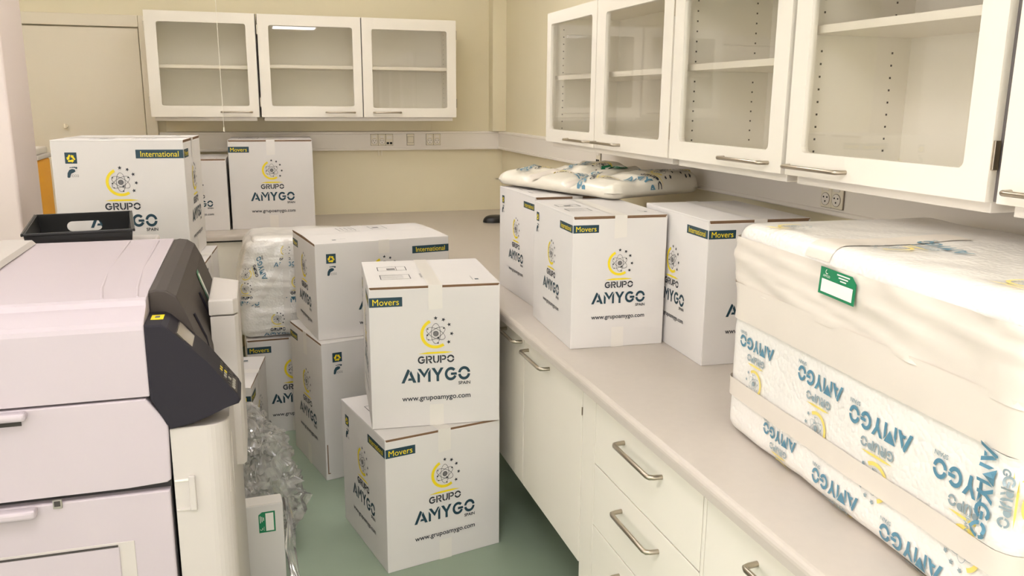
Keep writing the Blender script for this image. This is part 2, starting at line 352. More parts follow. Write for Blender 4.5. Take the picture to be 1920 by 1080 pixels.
# ------------------------------------------------------------------ moving carton
CARTONS = 'printed white moving cartons'
def carton(label, L, W, H, loc, rz, k=1.0, tape_front=True, long_tape=False, top_print=True, gap=.004, lift=0.0, group=None, slit=False):
    """origin at the base centre; Movers faces look along -y/+y (width W), International faces along -x/+x (width L)"""
    t = thing('moving_carton', label, 'carton', loc, rz, group or CARTONS)
    b = MB(); zt = H - .005 - gap
    b.box(-W / 2, W / 2, -L / 2, L / 2, 0, zt, 'carton', .0025, 2)
    # kraft edges of the folded inner flaps, seen in the gap under the lids
    b.box(-W / 2 + .006, W / 2 - .006, -L / 2 + .0012, L / 2 - .0012, zt - .0005, zt + gap, 'carton_inside')
    for sx in (-1, 1): b.box(min(sx * W / 2, sx * (W / 2 - .005)), max(sx * W / 2, sx * (W / 2 - .005)), -L / 2 + .001, L / 2 - .001, zt - .003, H - .0048, 'carton', .0006, 1)
    faces = [((0, -L / 2, H / 2), (1, 0, 0), W, 'Movers'), ((W / 2, 0, H / 2), (0, 1, 0), L, 'International'),
             ((0, L / 2, H / 2), (-1, 0, 0), W, 'Movers'), ((-W / 2, 0, H / 2), (0, -1, 0), L, 'International')]
    for O, U, wd, wname in faces:
        b.decal(LOGO, O, U, (0, 0, 1), scale=k)
        Uv = Vector(U); Ov = Vector(O)
        ztag = H / 2 - (.038 + .017) * k
        if wname == 'Movers':
            b.decal(tag_design('Movers', .115), Ov - Uv * (wd / 2 - .0015) + Vector((0, 0, ztag)), U, (0, 0, 1), scale=k)
        else:
            b.decal(tag_design('International', .178), Ov + Uv * (wd / 2 - .178 * k - .0015) + Vector((0, 0, ztag)), U, (0, 0, 1), scale=k)
            b.decal(RECYCLE, Ov - Uv * (wd / 2 - .07 * k) + Vector((0, 0, H / 2 - .069 * k)), U, (0, 0, 1), scale=k)
            b.decal(FOOT, Ov - Uv * (wd / 2 - .072 * k) + Vector((0, 0, H / 2 - .125 * k)), U, (0, 0, 1), scale=k)
    if slit: b.decal([rect('carton_inside', .008, .0125, .03, .17, 0), rect('carton_inside', .0125, .02, .03, .034, 0)], (W / 2, -L / 2, 0), (0, 1, 0), (0, 0, 1))
    b.build('carton_body', t)
    for sgn in (-1, 1):
        f = MB(); x0, x1 = (.0012, W / 2) if sgn > 0 else (-W / 2, -.0012)
        f.box(x0, x1, -L / 2, L / 2, -.005, 0, 'carton', .0012, 1)
        f.box(min(x0, x1) + .003, max(x0, x1) - .003, -L / 2 - .0006, -L / 2 + .002, -.0046, -.0008, 'kraft')
        f.box(min(x0, x1) + .003, max(x0, x1) - .003, L / 2 - .002, L / 2 + .0006, -.0046, -.0008, 'kraft')
        if top_print:
            if sgn < 0: f.decal(top_design(k), (-W / 4 - .01, -.02, 0), (1, 0, 0), (0, 1, 0))
            else: f.decal([txt('www.grupoamygo.com', 'print_dark', 0, 0, width=.07, rot=R(90)), rect('print_navy', .008, .022, -.03, -.012, 0)], (W / 4 + .03 * k, -L * .30, 0), (1, 0, 0), (0, 1, 0), scale=k)
        o = f.build('lid_flap', t, (0, 0, H))
        if lift:
            o.location = (sgn * W / 2, 0, H - .001); o.rotation_euler = (0, sgn * lift, 0)
            for v in o.data.vertices: v.co.x -= sgn * W / 2
    wt = .05 * min(1, k + .1); e = .0012
    def tape(quads):
        tp = MB()
        for q in quads: tp.add(q, [(0, 1, 2, 3)], 'clear_tape')
        tp.build('packing_tape', t)
    if tape_front:
        dz = H * .17; db = H * .155; ya, yb_ = -L / 2 - e, L / 2 + e
        top = [(-wt / 2, ya, H + e), (wt / 2, ya, H + e), (wt / 2, yb_, H + e), (-wt / 2, yb_, H + e)]
        tp = MB()    # one length of tape: up from the Movers face, over the lid seam, down the far face
        fr_ = [(-wt / 2, ya, H - dz), (wt / 2, ya, H - dz + .004), (wt / 2, yb_, H - dz), (-wt / 2, yb_, H - dz)]
        vs = top + fr_
        tp.add(vs, ([(0, 1, 2, 3)] if not lift else []) + [(0, 4, 5, 1), (2, 6, 7, 3)], 'clear_tape')
        tp.build('packing_tape', t)
        for y in (ya, yb_): tape([[(-wt / 2, y, db), (wt / 2, y, db), (wt / 2, y, .0), (-wt / 2, y, .0)]])
    if long_tape:
        for sx in (-1, 1):
            x = sx * (W / 2 + .0012)
            tape([[(x, -wt / 2, H + .001), (x, wt / 2, H + .001), (x, wt / 2, H - .06), (x, -wt / 2, H - .06)]])
    return t
def carton_M(label, near, r, L, W, H, z, **kw):     # Movers face towards the camera; near = its left vertical edge
    u = Vector((math.cos(r), math.sin(r))); v = Vector((-u.y, u.x)); c = Vector(near) + u * W / 2 + v * L / 2
    return carton(label, L, W, H, (c.x, c.y, z), r, **kw)
def carton_L(label, near, r, L, W, H, z, side, **kw):  # International face towards the camera; side=+1 near is its right edge, -1 its left edge
    u = Vector((math.cos(r), math.sin(r))); v = Vector((-u.y, u.x)); c = Vector(near) - u * side * L / 2 + v * W / 2
    return carton(label, L, W, H, (c.x, c.y, z), r + (math.pi / 2 if side > 0 else -math.pi / 2), **kw)

# ================================================================== the room
YB, XR, XL, YF = 5.90, 1.745, -3.2, -4.2
def plane_wall(name, x0, x1, y0, y1, z0, z1, m): return struct(MB().box(x0, x1, y0, y1, z0, z1, m).build(name))
plane_wall('floor', XL, XR, YF, YB, -.1, 0, 'floor_vinyl')
plane_wall('ceiling', XL, XR, YF, YB, CEIL, CEIL + .1, 'ceiling_paint')
plane_wall('wall_back', XL - .1, XR + .1, YB, YB + .1, -.1, CEIL + .1, 'wall_paint')
plane_wall('wall_right', XR, XR + .1, YF - .1, YB, -.1, CEIL + .1, 'wall_paint')
WY0, WY1, WZ0, WZ1 = -1.6, 2.4, .95, 2.45      # unseen window added in the left wall as side fill
f = MB(); f.box(XL - .1, XL, YF - .1, WY0, -.1, CEIL + .1, 'wall_paint'); f.box(XL - .1, XL, WY1, YB, -.1, CEIL + .1, 'wall_paint')
f.box(XL - .1, XL, WY0, WY1, -.1, WZ0, 'wall_paint'); f.box(XL - .1, XL, WY0, WY1, WZ1, CEIL + .1, 'wall_paint'); struct(f.build('wall_left'))
f = MB()
for y in (WY0 + .03, (2 * WY0 + WY1) / 3, (WY0 + 2 * WY1) / 3, WY1 - .03): f.box(XL - .07, XL - .02, y - .03, y + .03, WZ0, WZ1, 'laminate')
f.box(XL - .07, XL - .02, WY0, WY1, WZ0, WZ0 + .06, 'laminate'); f.box(XL - .07, XL - .02, WY0, WY1, WZ1 - .06, WZ1, 'laminate')
wn = struct(f.build('fill_window_1'))
MB().box(XL - .048, XL - .042, WY0 + .04, WY1 - .04, WZ0 + .04, WZ1 - .04, 'cabinet_glass').build('glass_pane', wn)
ld = bpy.data.lights.new('window_fill', 'AREA'); ld.shape = 'RECTANGLE'; ld.size = WY1 - WY0; ld.size_y = WZ1 - WZ0; ld.energy = FILL_WINDOW_WATTS; ld.color = FILL_WINDOW_COLOR
lo = bpy.data.objects.new('window_fill', ld); COL.objects.link(lo); lo.location = (XL - .16, (WY0 + WY1) / 2, (WZ0 + WZ1) / 2); lo.rotation_euler = (R(90), 0, R(-90))
VX0, VX1, VZ0, VZ1 = -1.9, 1.4, .25, 1.50     # low window added behind the camera for frontal fill light
f = MB(); f.box(XL, VX0, YF - .1, YF, -.1, CEIL + .1, 'wall_paint'); f.box(VX1, XR, YF - .1, YF, -.1, CEIL + .1, 'wall_paint')
f.box(VX0, VX1, YF - .1, YF, -.1, VZ0, 'wall_paint'); f.box(VX0, VX1, YF - .1, YF, VZ1, CEIL + .1, 'wall_paint'); struct(f.build('wall_front'))
f = MB()
for x in (VX0 + .03, (2 * VX0 + VX1) / 3, (VX0 + 2 * VX1) / 3, VX1 - .03): f.box(x - .03, x + .03, YF - .07, YF - .02, VZ0, VZ1, 'laminate')
f.box(VX0, VX1, YF - .07, YF - .02, VZ0, VZ0 + .06, 'laminate'); f.box(VX0, VX1, YF - .07, YF - .02, VZ1 - .06, VZ1, 'laminate')
wn = struct(f.build('fill_window_2'))
MB().box(VX0 + .04, VX1 - .04, YF - .048, YF - .042, VZ0 + .04, VZ1 - .04, 'cabinet_glass').build('glass_pane', wn)
ld = bpy.data.lights.new('window_fill', 'AREA'); ld.shape = 'RECTANGLE'; ld.size = VX1 - VX0; ld.size_y = VZ1 - VZ0; ld.energy = FILL_WINDOW2_WATTS; ld.color = FILL_WINDOW_COLOR
lo = bpy.data.objects.new('window_fill', ld); COL.objects.link(lo); lo.location = ((VX0 + VX1) / 2, YF - .16, (VZ0 + VZ1) / 2); lo.rotation_euler = (R(90), 0, 0)
for i, (x, y, p, pu) in enumerate(LAMPS):
    lb = ['behind the camera on the right', 'behind the camera on the left', 'above the printer', 'added over the aisle before the cartons', 'added above the left tall cabinet', 'added above the rear cartons', 'added farthest behind the camera']
    t = thing('pendant_light', 'flat white pendant ceiling light ' + lb[i], 'ceiling light', (x, y, LAMP_Z), 0, 'pendant ceiling lights')
    f = MB()
    for a in (-1, 1):
        f.box(a * .30 - .012, a * .30 + .012, -.312, .312, -.03, .03, 'laminate'); f.box(-.288, .288, a * .30 - .012, a * .30 + .012, -.03, .03, 'laminate')
    f.build('frame', t)
    MB().box(-.287, .287, -.287, .287, -.018, -.012, 'lamp_diffuser').build('diffuser', t)
    for sx in (-1, 1): MB().tube([(sx * .30, 0, .03), (sx * .30, 0, CEIL - LAMP_Z)], .002, 'steel', 6).build('hanging_wire', t)
    ld = bpy.data.lights.new('pendant_light_down', 'AREA'); ld.shape = 'SQUARE'; ld.size = .56; ld.energy = LAMP_WATTS * p; ld.color = LAMP_COLOR
    lo = bpy.data.objects.new('lamp_down', ld); COL.objects.link(lo); lo.parent = t; lo.location = (0, 0, -.022)
    ld = bpy.data.lights.new('uplight_fill', 'AREA'); ld.shape = 'SQUARE'; ld.size = .56; ld.energy = UP_WATTS * pu; ld.color = LAMP_COLOR  # uplight added so the ceiling bounces even ambient light
    lo = bpy.data.objects.new('lamp_up_fill', ld); COL.objects.link(lo); lo.parent = t; lo.location = (0, 0, .02); lo.rotation_euler = (math.pi, 0, 0)

# door in the back wall, its frame, the boxed-in corner pipe, cable trunking
dm = MB().box(-1.42, -.617, YB - .03, YB - .001, .005, 2.095, 'door_paint', .003).build('door_1'); struct(dm)
k = MB(); k.cyl((-1.074, YB - .055, 1.503), .014, 'y', .026, 'socket_plastic', 16); k.box(-1.080, -1.068, YB - .066, YB - .05, 1.488, 1.518, 'socket_plastic', .003); k.build('lock_knob', dm)
f = MB()
f.box(-.612, -.545, YB - .045, YB, 0, 2.172, 'door_paint', .004); f.box(-1.495, -1.425, YB - .045, YB, 0, 2.172, 'door_paint', .004); f.box(-1.424, -.613, YB - .045, YB, 2.102, 2.172, 'door_paint', .004)
struct(f.build('trim_1'))
f = MB(); f.box(1.645, XR, 5.80, YB, 1.464, CEIL, 'wall_paint', .003); struct(f.build('trim_2'))
def trunk_profile(d):   # (distance from wall, z)
    return [(0, 1.336), (d, 1.336), (d + .004, 1.340), (d + .004, 1.350), (d, 1.353), (d, 1.446), (d + .004, 1.449), (d + .004, 1.459), (d, 1.463), (0, 1.463)]
f = MB(); f.prism([(YB - a, z) for a, z in trunk_profile(.036)], 'x', -.54, XR, 'trunking')
f.prism([(XR - a, z) for a, z in trunk_profile(.036)], 'y', -.5, YB - .036, 'trunking'); struct(f.build('trim_3'))
f = MB(); f.box(-.50, 1.222, YB - .014, YB, 1.466, 1.56, 'wall_paint', .002); struct(f.build('trim_4'))

# sockets on the trunking; local: front -y
def socket(label, loc, rz, kinds, cat='socket'):
    t = thing('wall_socket', label, cat, loc, rz, 'sockets on the cable trunking')
    n = len(kinds); w_ = .051
    for i, kd in enumerate(kinds):
        x = (i - (n - 1) / 2) * w_; p = MB(); p.box(x - .0258, x + .0258, -.004, 0, -.0393, .0393, 'socket_shade'); p.box(x - .0245, x + .0245, -.009, 0, -.038, .038, 'socket_plastic', .003)
        if kd == 'switch': p.box(x - .0215, x + .0215, -.0095, -.0088, -.0215, .0215, 'socket_shade'); p.box(x - .020, x + .020, -.012, -.009, -.020, .020, 'socket_plastic', .002)
        o = p.build('plate', t)
        if kd == 'power':
            q = MB(); q.cyl((x, -.0103, -.012), .0198, 'y', .0015, 'socket_shade', 20); q.cyl((x, -.0105, -.012), .0185, 'y', .003, 'trunking', 20)
            for dx, dz in ((-.008, -.006), (.008, -.006), (0, -.019)): q.cyl((x + dx, -.0115, dz), .0028, 'y', .002, 'black_dot', 8)
            q.build('socket_insert', o)
            MB().box(x - .014, x + .014, -.0125, -.009, .014, .030, 'trunking', .002).build('rocker_switch', o)
        if kd == 'data':
            q = MB(); q.box(x - .019, x - .003, -.0105, -.0085, -.030, -.016, 'black_dot'); q.box(x + .003, x + .019, -.0105, -.0085, -.030, -.016, 'black_dot'); q.build('data_port', o)
            MB().box(x - .018, x + .018, -.0115, -.009, .004, .028, 'trunking', .002).build('port_cover', o)
    return t
yf = YB - .037; xf = XR - .037
socket('two power sockets and a data outlet with black ports on back trunking', (.873, yf, 1.408), 0, ['power', 'power', 'data'])
socket('blank white square switch plate between the two socket groups on back trunking', (1.071, yf, 1.408), 0, ['switch'], 'switch')
socket('double power socket nearest the corner on the back trunking', (1.232, yf, 1.408), 0, ['power', 'power'])
socket('double power socket on the right wall trunking above the wrapped bundle', (xf, 2.180, 1.398), R(-90), ['power', 'power'])
socket('small data outlet with black ports on right trunking under the farthest glass door', (xf, 4.02, 1.402), R(-90), ['data'])
c = MB(); c.box(.845, .852, yf - .004, yf + .002, 1.300, 1.338, 'socket_plastic', .001); c.box(.866, .873, yf - .004, yf + .002, 1.300, 1.338, 'socket_plastic', .001)
tag(c.build('cable_clip'), 'pair of small white clips hanging under the back trunking', 'clip')
# pull cord
t = thing('pull_cord', 'thin white pull cord hanging from the ceiling before the back cabinets', 'cord', (-.127, 5.0, 0))
MB().tube([(-.002, 0, CEIL), (-.001, 0, 2.1), (0, 0, 1.515)], .0016, 'cord', 6).build('string', t)
MB().cyl((0, 0, 1.497), .005, 'z', .022, 'cord', 10).build('knob', t)

# ================================================================== worktop and base units
def nosing(x):   # profile towards +x from the front edge
    r_ = .016; return [(x, .866), (x, .884)] + [(x + r_ - r_ * math.cos(R(a)), .884 + r_ * math.sin(R(a))) for a in (20, 40, 60, 80, 90)]
wt = MB()
XF = .872; YFB = 5.125
wt.prism(nosing(XF) + [(XR - .002, .900), (XR - .002, .866)], 'y', -.6, YFB + .016, 'worktop_laminate')
wt.prism([(YFB + (a - XF), z) for a, z in nosing(XF)] + [(YB - .002, .900), (YB - .002, .866)], 'x', -.545, XF + .016, 'worktop_laminate')
wt.box(XF + .016, XR - .002, YFB + .016, YB - .002, .866, .900, 'worktop_laminate')
tag(wt.build('worktop'), 'long grey-beige L-shaped laminate worktop along the back and right walls', 'worktop')

def bow_handle(x0, x1, z, y=0.0, out=.034, r=.0062):
    h = MB(); a = .022
    pts = [(x0, y, z), (x0 + .002, y - out * .6, z), (x0 + .006, y - out * .9, z), (x0 + .014, y - out, z), (x1 - .014, y - out, z), (x1 - .006, y - out * .9, z), (x1 - .002, y - out * .6, z), (x1, y, z)]
    return h.tube(pts, r, 'steel', 10)
def base_unit(label, origin, rz, width, kind, z0, hand='l', group='white base units under the worktop', filler=0.0):
    """local: front plane y=0 facing -y, x to the right from the left edge, carcass behind"""
    t = thing('base_cabinet', label, 'base cabinet', origin, rz, group)
    D = .70; b = MB(); fr = .019; zt = .864
    b.box(0, width, fr + .002, D, z0, z0 + .02, 'laminate'); b.box(0, .018, fr + .002, D, z0, zt, 'laminate'); b.box(width - .018, width, fr + .002, D, z0, zt, 'laminate')
    b.box(0, width, D - .01, D, z0, zt, 'laminate'); b.box(.018, width - .018, fr + .004, D, zt - .02, zt, 'laminate')
    b.box(.001, width - .001, fr + .0004, fr + .003, z0 + .002, zt - .001, 'dark_gap')  # dark backing paints the shade in the gaps around the fronts
    if kind == 'drawers':
        b.box(filler, filler + .012, 0, D, z0, zt, 'laminate', .001)
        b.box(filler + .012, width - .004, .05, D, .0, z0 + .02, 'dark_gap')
    if filler > 0: b.box(.001, filler - .001, .0008, fr, z0, zt, 'laminate', .001)
    b.build('carcass', t)
    if kind == 'drawers':
        cuts = [.853, .6565, .465, .273, z0]; xa, xb = filler + .0145, width - .0025
        for i in range(4):
            d = MB().box(xa, xb, 0, fr, cuts[i + 1] + .0022, cuts[i] - .0022, 'laminate', .0012).build('drawer_front', t)
            xm = (xa + xb) / 2; bow_handle(xm - .108, xm + .108, cuts[i] - .055).build('handle', d)
    else:
        d = MB().box(.0022, width - filler - .0022 if kind == 'door' else width, 0, fr, z0, .8525, 'laminate', .0012).build('door', t)
        if hand == 'l': bow_handle(.050, .270, .818).build('handle', d)
        else: bow_handle(width - .215, width - .025, .828).build('handle', d)
        h = MB().box(width - .004, width - .001, -.0012, .004, .765, .790, 'steel') if hand == 'l' else MB().box(.001, .004, -.0012, .004, .765, .790, 'steel')
        h.build('hinge', d)
    return t
XD = .90; RR = R(-90)
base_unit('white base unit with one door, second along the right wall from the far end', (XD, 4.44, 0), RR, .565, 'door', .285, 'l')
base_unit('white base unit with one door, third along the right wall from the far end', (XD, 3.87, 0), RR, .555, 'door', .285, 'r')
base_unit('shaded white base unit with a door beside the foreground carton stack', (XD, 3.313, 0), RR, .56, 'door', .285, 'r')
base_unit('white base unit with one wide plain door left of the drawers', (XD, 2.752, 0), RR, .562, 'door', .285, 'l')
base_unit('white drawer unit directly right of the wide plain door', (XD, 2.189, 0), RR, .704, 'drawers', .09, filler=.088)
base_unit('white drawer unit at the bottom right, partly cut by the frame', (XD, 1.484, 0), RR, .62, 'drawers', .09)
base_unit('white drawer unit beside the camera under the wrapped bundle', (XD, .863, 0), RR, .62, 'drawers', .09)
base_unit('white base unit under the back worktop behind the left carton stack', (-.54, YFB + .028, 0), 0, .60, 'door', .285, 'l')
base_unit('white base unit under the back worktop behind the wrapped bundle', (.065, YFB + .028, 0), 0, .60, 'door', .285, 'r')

# ================================================================== wall cabinets
def rounded_rect(x0, x1, z0, z1, r, n=4):
    p = []
    for cx, cz, a in ((x1 - r, z0 + r, -90), (x1 - r, z1 - r, 0), (x0 + r, z1 - r, 90), (x0 + r, z0 + r, 180)): p += arcpts(cx, cz, r, a, a + 90, n)
    return p
def glass_door(t, x0, x1, z0, z1, gx0, gx1, gz0, gz1, hx0, hx1, hz, hinge):
    th = .02; d = MB(); inn = rounded_rect(gx0, gx1, gz0, gz1, .014); n = len(inn)
    # outer loop with matching count
    q = n // 4; outp = [(x1, z0)] * q + [(x1, z1)] * q + [(x0, z1)] * q + [(x0, z0)] * q
    for y in (0, th):
        vs = [(a, y, b) for a, b in inn] + [(a, y, b) for a, b in outp]; fs = []
        for i in range(n):
            j = (i + 1) % n
            fs.append((i, j, n + j, n + i) if outp[i] != outp[j] else (i, j, n + i))
        d.add(vs, fs, 'laminate')
    vs = [(a, 0, b) for a, b in inn] + [(a, th, b) for a, b in inn]; d.add(vs, [(i, (i + 1) % n, n + (i + 1) % n, n + i) for i in range(n)], 'laminate')
    c4 = [(x0, z0), (x1, z0), (x1, z1), (x0, z1)]; vs = [(a, 0, b) for a, b in c4] + [(a, th, b) for a, b in c4]
    d.add(vs, [(i, (i + 1) % 4, 4 + (i + 1) % 4, 4 + i) for i in range(4)], 'laminate')
    o = d.build('door', t)
    MB().box(gx0 - .004, gx1 + .004, .009, .013, gz0 - .004, gz1 + .004, 'cabinet_glass').build('glass_pane', o)
    bow_handle(hx0, hx1, hz, 0, .028, .0055).build('handle', o)
    for z in (z0 + .09, z1 - .09):
        xx = x0 - .006 if hinge == 'l' else x1
        MB().box(xx, xx + .006, .002, .016, z - .028, z + .028, 'steel', .001).build('hinge', o)
    return o
def wall_cabinet(label, origin, rz, width, z0, z1, doors, shelf_z, solid=False, depth=.365, vis=True):
    t = thing('wall_cabinet', label, 'wall cabinet', origin, rz, 'white wall cabinets')
    b = MB(); y0 = .024; D = depth; p = .018
    b.box(.003, p, y0, D, z0 + .002, z1, 'laminate'); b.box(width - p, width - .003, y0, D, z0 + .002, z1, 'laminate')
    b.box(.001, p + .004, y0 - .0035, y0 + .001, z0 + .001, z1 - .001, 'edge_gap_shade'); b.box(width - p - .004, width - .001, y0 - .0035, y0 + .001, z0 + .001, z1 - .001, 'edge_gap_shade')
    for q in [(a_[1] + b_[0]) / 2 for a_, b_ in zip(doors[:-1], doors[1:])]: b.box(q - .012, q + .012, y0 - .0035, y0 + .001, z0 + .003, z1 - .003, 'edge_gap_shade')
    b.box(p, width - p, y0, D, z0 + .002, z0 + .022, 'cabinet_interior'); b.box(p, width - p, y0, D, z1 - .02, z1, 'laminate')
    b.box(p, width - p, D - .012, D, z0 + .02, z1 - .02, 'cabinet_interior')
    b.box(p, p + .001, y0 + .002, D - .012, z0 + .022, z1 - .02, 'cabinet_interior'); b.box(width - p - .001, width - p, y0 + .002, D - .012, z0 + .022, z1 - .02, 'cabinet_interior')
    # rows of shelf-pin holes in both side panels
    for yy in (y0 + .05, D - .07):
        z = z0 + .06
        while z < z1 - .06:
            if abs(z - shelf_z) > .02:
                b.box(p, p + .0016, yy - .0026, yy + .0026, z - .0026, z + .0026, 'pin_hole'); b.box(width - p - .0016, width - p, yy - .0026, yy + .0026, z - .0026, z + .0026, 'pin_hole')
            z += .032
    b.build('carcass', t)
    MB().box(.02, width - .02, .03, D, z0 - .024, z0 - .001, 'trunking', .002).build('light_rail', t)
    MB().box(p + .002, width - p - .002, y0 + .012, D - .012, shelf_z - .010, shelf_z + .010, 'laminate', .001).build('shelf', t)
    for dd in doors:
        if solid:
            o = MB().box(dd[0], dd[1], 0, .02, z0, z1, 'laminate', .0015).build('door', t)
            bow_handle(dd[6], dd[7], dd[8], 0, .028, .0055).build('handle', o)
        else: glass_door(t, dd[0], dd[1], z0, z1, *dd[2:6], *dd[6:9], dd[9])
    return t
YC = 5.515; zb0, zb1 = 1.566, 2.176
wall_cabinet('left cabinet of the back wall row, with one glass door and pull cord before it', (-.547, YC, 0), 0, .626, zb0, zb1,
             [(.002, .620, .066, .565, 1.632, 2.115, .398, .578, 1.596, 'l')], 1.862)
wall_cabinet('two-door glass cabinet at the right of the back wall row', (.083, YC, 0), 0, 1.235, zb0, zb1,
             [(.004, .6225, .067, .571, 1.633, 2.112, .394, .574, 1.596, 'l'), (.629, 1.233, .690, 1.173, 1.624, 2.108, .692, .867, 1.596, 'r')], 1.872)
XC = 1.353; z0, z1 = 1.490, 2.069
def yd(y, base): return base - y
wall_cabinet('farthest right-wall glass cabinet, with two narrow-looking doors next to the corner', (XC, 3.841, 0), RR, 1.245, z0, z1,
             [(0, .591, .050, .543, 1.547, 2.018, .297, .545, 1.511, 'l'), (.597, 1.240, .681, 1.173, 1.547, 2.014, .614, .850, 1.513, 'r')], 1.780)
wall_cabinet('middle right-wall glass cabinet above the carton with International Movers tag', (XC, 2.592, 0), RR, .648, z0, z1,
             [(.003, .641, .067, .575, 1.549, 1.998, .353, .581, 1.515, 'l')], 1.785)
wall_cabinet('right-wall glass cabinet with its shelf set higher, above the wrapped bundle', (XC, 1.938, 0), RR, .662, z0, z1,
             [(.006, .655, .068, .592, 1.551, 2.000, .024, .246, 1.514, 'r')], 1.856)
wall_cabinet('right-wall cabinet with a solid white door at the right edge', (XC, 1.262, 0), RR, .65, z0, z1,
             [(.004, .648, 0, 0, 0, 0, .034, .250, 1.515, 'l')], 1.78, solid=True)

# ================================================================== cartons
HF0 = .515
carton_M('white carton on the floor in the foreground, carrying another, turned to show two printed sides', (.3935, 2.757), R(12.3), .479, .4575, HF0, 0, k=.98)
carton_M('white carton on top of the foreground stack, showing only its Movers face', (.366, 2.865), R(-4.46), .485, .467, .5235, HF0 + .001)
HC0 = .639
carton_L('tall white carton standing behind the foreground stack, split seam at its lower front corner', (.249, 3.5946), R(13.8), .585, .4607, HC0, 0, -1, long_tape=False, gap=.005, slit=True)
carton_L('wide white carton atop the tall carton, lid loosely folded with gaps', (.2432, 3.6472), R(8.53), .615, .4636, .4294, HC0 + .001, -1, k=.98, long_tape=True, tape_front=False, gap=.006, lift=R(1.2))
KW = 'small moving cartons on the right worktop'
KS = .74
carton_M('white carton standing at the middle of the right worktop, facing the camera', (.9447, 2.4148), R(-2.81), .4413, .3165, .427, .9, k=.73)
carton_M('white carton farthest along the right worktop, under the flat wrapped bag', (1.0104, 2.9756), R(.8), .4485, .34, .424, .9, k=.73)
carton_M('white carton on the right worktop between middle carton and wrapped bundle, blank glossy lid', (1.2608, 2.1451), R(-2.6), .452, .335, .440, .9, k=.76, top_print=False)
carton_M('white carton with Movers tag on the back worktop below the sockets', (-.1221, 5.3333), R(-2.37), .46, .4898, .5354, .9, k=1.03)
carton_M('shorter white carton on the back worktop left of the Movers carton', (-.495, 5.325), R(-1.5), .445, .358, .427, .9, k=.74)
carton_L('white carton on top of the left stack behind the printer', (-.2507, 3.630), R(-4.75), .486, .46, .500, 1.014, 1, gap=.006)
carton_L('white carton in the middle of the left stack, nearly hidden by printer', (-.205, 3.615), R(-4.9), .486, .46, .497, .5155, 1)
carton_L('bottom carton of the left stack with a raised lid flap, beside clear film', (-.05, 3.465), R(-8.6), .486, .44, .514, 0, 1)
carton_M('white carton on the floor behind the two tall stacks, under bubble wrap', (-.068, 4.238), R(2.0), .46, .46, .500, 0)

# white raised flap strip of the bottom left carton
# ================================================================== wrapped bundles
def nz(p, f, seed): return noise.noise(Vector((p[0] * f + seed, p[1] * f - seed * .7, p[2] * f + seed * 1.3)))
def wrapper(hx, hy, hz, r, amp, freq, seed, wr=0.0):
    def fn(p, off=0.0):
        p = Vector(p)
        q = Vector((max(-hx + r, min(hx - r, p.x)), max(-hy + r, min(hy - r, p.y)), max(-hz + r, min(hz - r, p.z))))
        d = p - q; n = d.normalized() if d.length > 1e-9 else Vector((0, 0, 1))
        b = amp * nz(p, freq, seed) + amp * .5 * nz(p, freq * 2.3, seed + 5)
        if wr: b += wr * (1 - abs(noise.noise(Vector((p.x * 2.2 + seed, p.y * 3, p.z * 30 + p.x * 4))))) ** 6
        return q + n * (r + off + b)
    return fn
def wrapped_grid(mb, hx, hy, hz, step, fn, m, off=0.0):
    def face(o, u, v, lu, lv):
        nu = max(2, int(lu / step)); nv = max(2, int(lv / step))
        vs = [fn(Vector(o) + Vector(u) * (lu * i / nu) + Vector(v) * (lv * j / nv), off) for j in range(nv + 1) for i in range(nu + 1)]
        mb.add(vs, [(j * (nu + 1) + i, j * (nu + 1) + i + 1, (j + 1) * (nu + 1) + i + 1, (j + 1) * (nu + 1) + i) for j in range(nv) for i in range(nu)], m, True)
    face((-hx, -hy, -hz), (1, 0, 0), (0, 0, 1), 2 * hx, 2 * hz); face((hx, hy, -hz), (-1, 0, 0), (0, 0, 1), 2 * hx, 2 * hz)
    face((hx, -hy, -hz), (0, 1, 0), (0, 0, 1), 2 * hy, 2 * hz); face((-hx, hy, -hz), (0, -1, 0), (0, 0, 1), 2 * hy, 2 * hz)
    face((-hx, -hy, hz), (1, 0, 0), (0, 1, 0), 2 * hx, 2 * hy); face((-hx, hy, -hz), (1, 0, 0), (0, -1, 0), 2 * hx, 2 * hy)
def strip(mb, fn, pts, n, wdir, w0, w1, nw, off, m):
    """band: pts = polyline of base points on the box surface; wdir = across vector"""
    P = []; pts = [Vector(p) for p in pts]
    for a, b in zip(pts[:-1], pts[1:]):
        k = max(2, int((b - a).length / n))
        for i in range(k): P.append(a.lerp(b, i / k))
    P.append(pts[-1]); W_ = Vector(wdir)
    vs = [fn(p + W_ * (w0 + (w1 - w0) * j / nw), off) for p in P for j in range(nw + 1)]
    mb.add(vs, [(i * (nw + 1) + j, i * (nw + 1) + j + 1, (i + 1) * (nw + 1) + j + 1, (i + 1) * (nw + 1) + j) for i in range(len(P) - 1) for j in range(nw)], m, True)
def green_label(mb, fn, w_, h_, rot=0.0, at=(0, 0), off=.004, mirror=False):
    d = [poly('label_green', [(-w_ / 2, -h_ / 2), (w_ / 2, -h_ / 2), (w_ / 2, h_ * .28), (w_ * .38, h_ / 2), (-w_ / 2, h_ / 2)], 0),
         rect('label_white', -w_ * .43, w_ * .43, -h_ * .40, h_ * .08, 1)]
    d += [txt('AMYGO', 'label_white', -w_ * .31, h_ * .20, width=w_ * .2, layer=1), ring('label_white', -w_ * .31, h_ * .36, h_ * .09, h_ * .06, 100, 320, 10, 1)]
    for i, q in enumerate((.40, .30, .20)): d.append(rect('label_white', w_ * (-.02 + .05 * i), w_ * (.32 - .04 * i), h_ * q - .0012, h_ * q + .0012, 1))
    mb.decal_fn(d, fn, rot=rot, at=at, off=off)
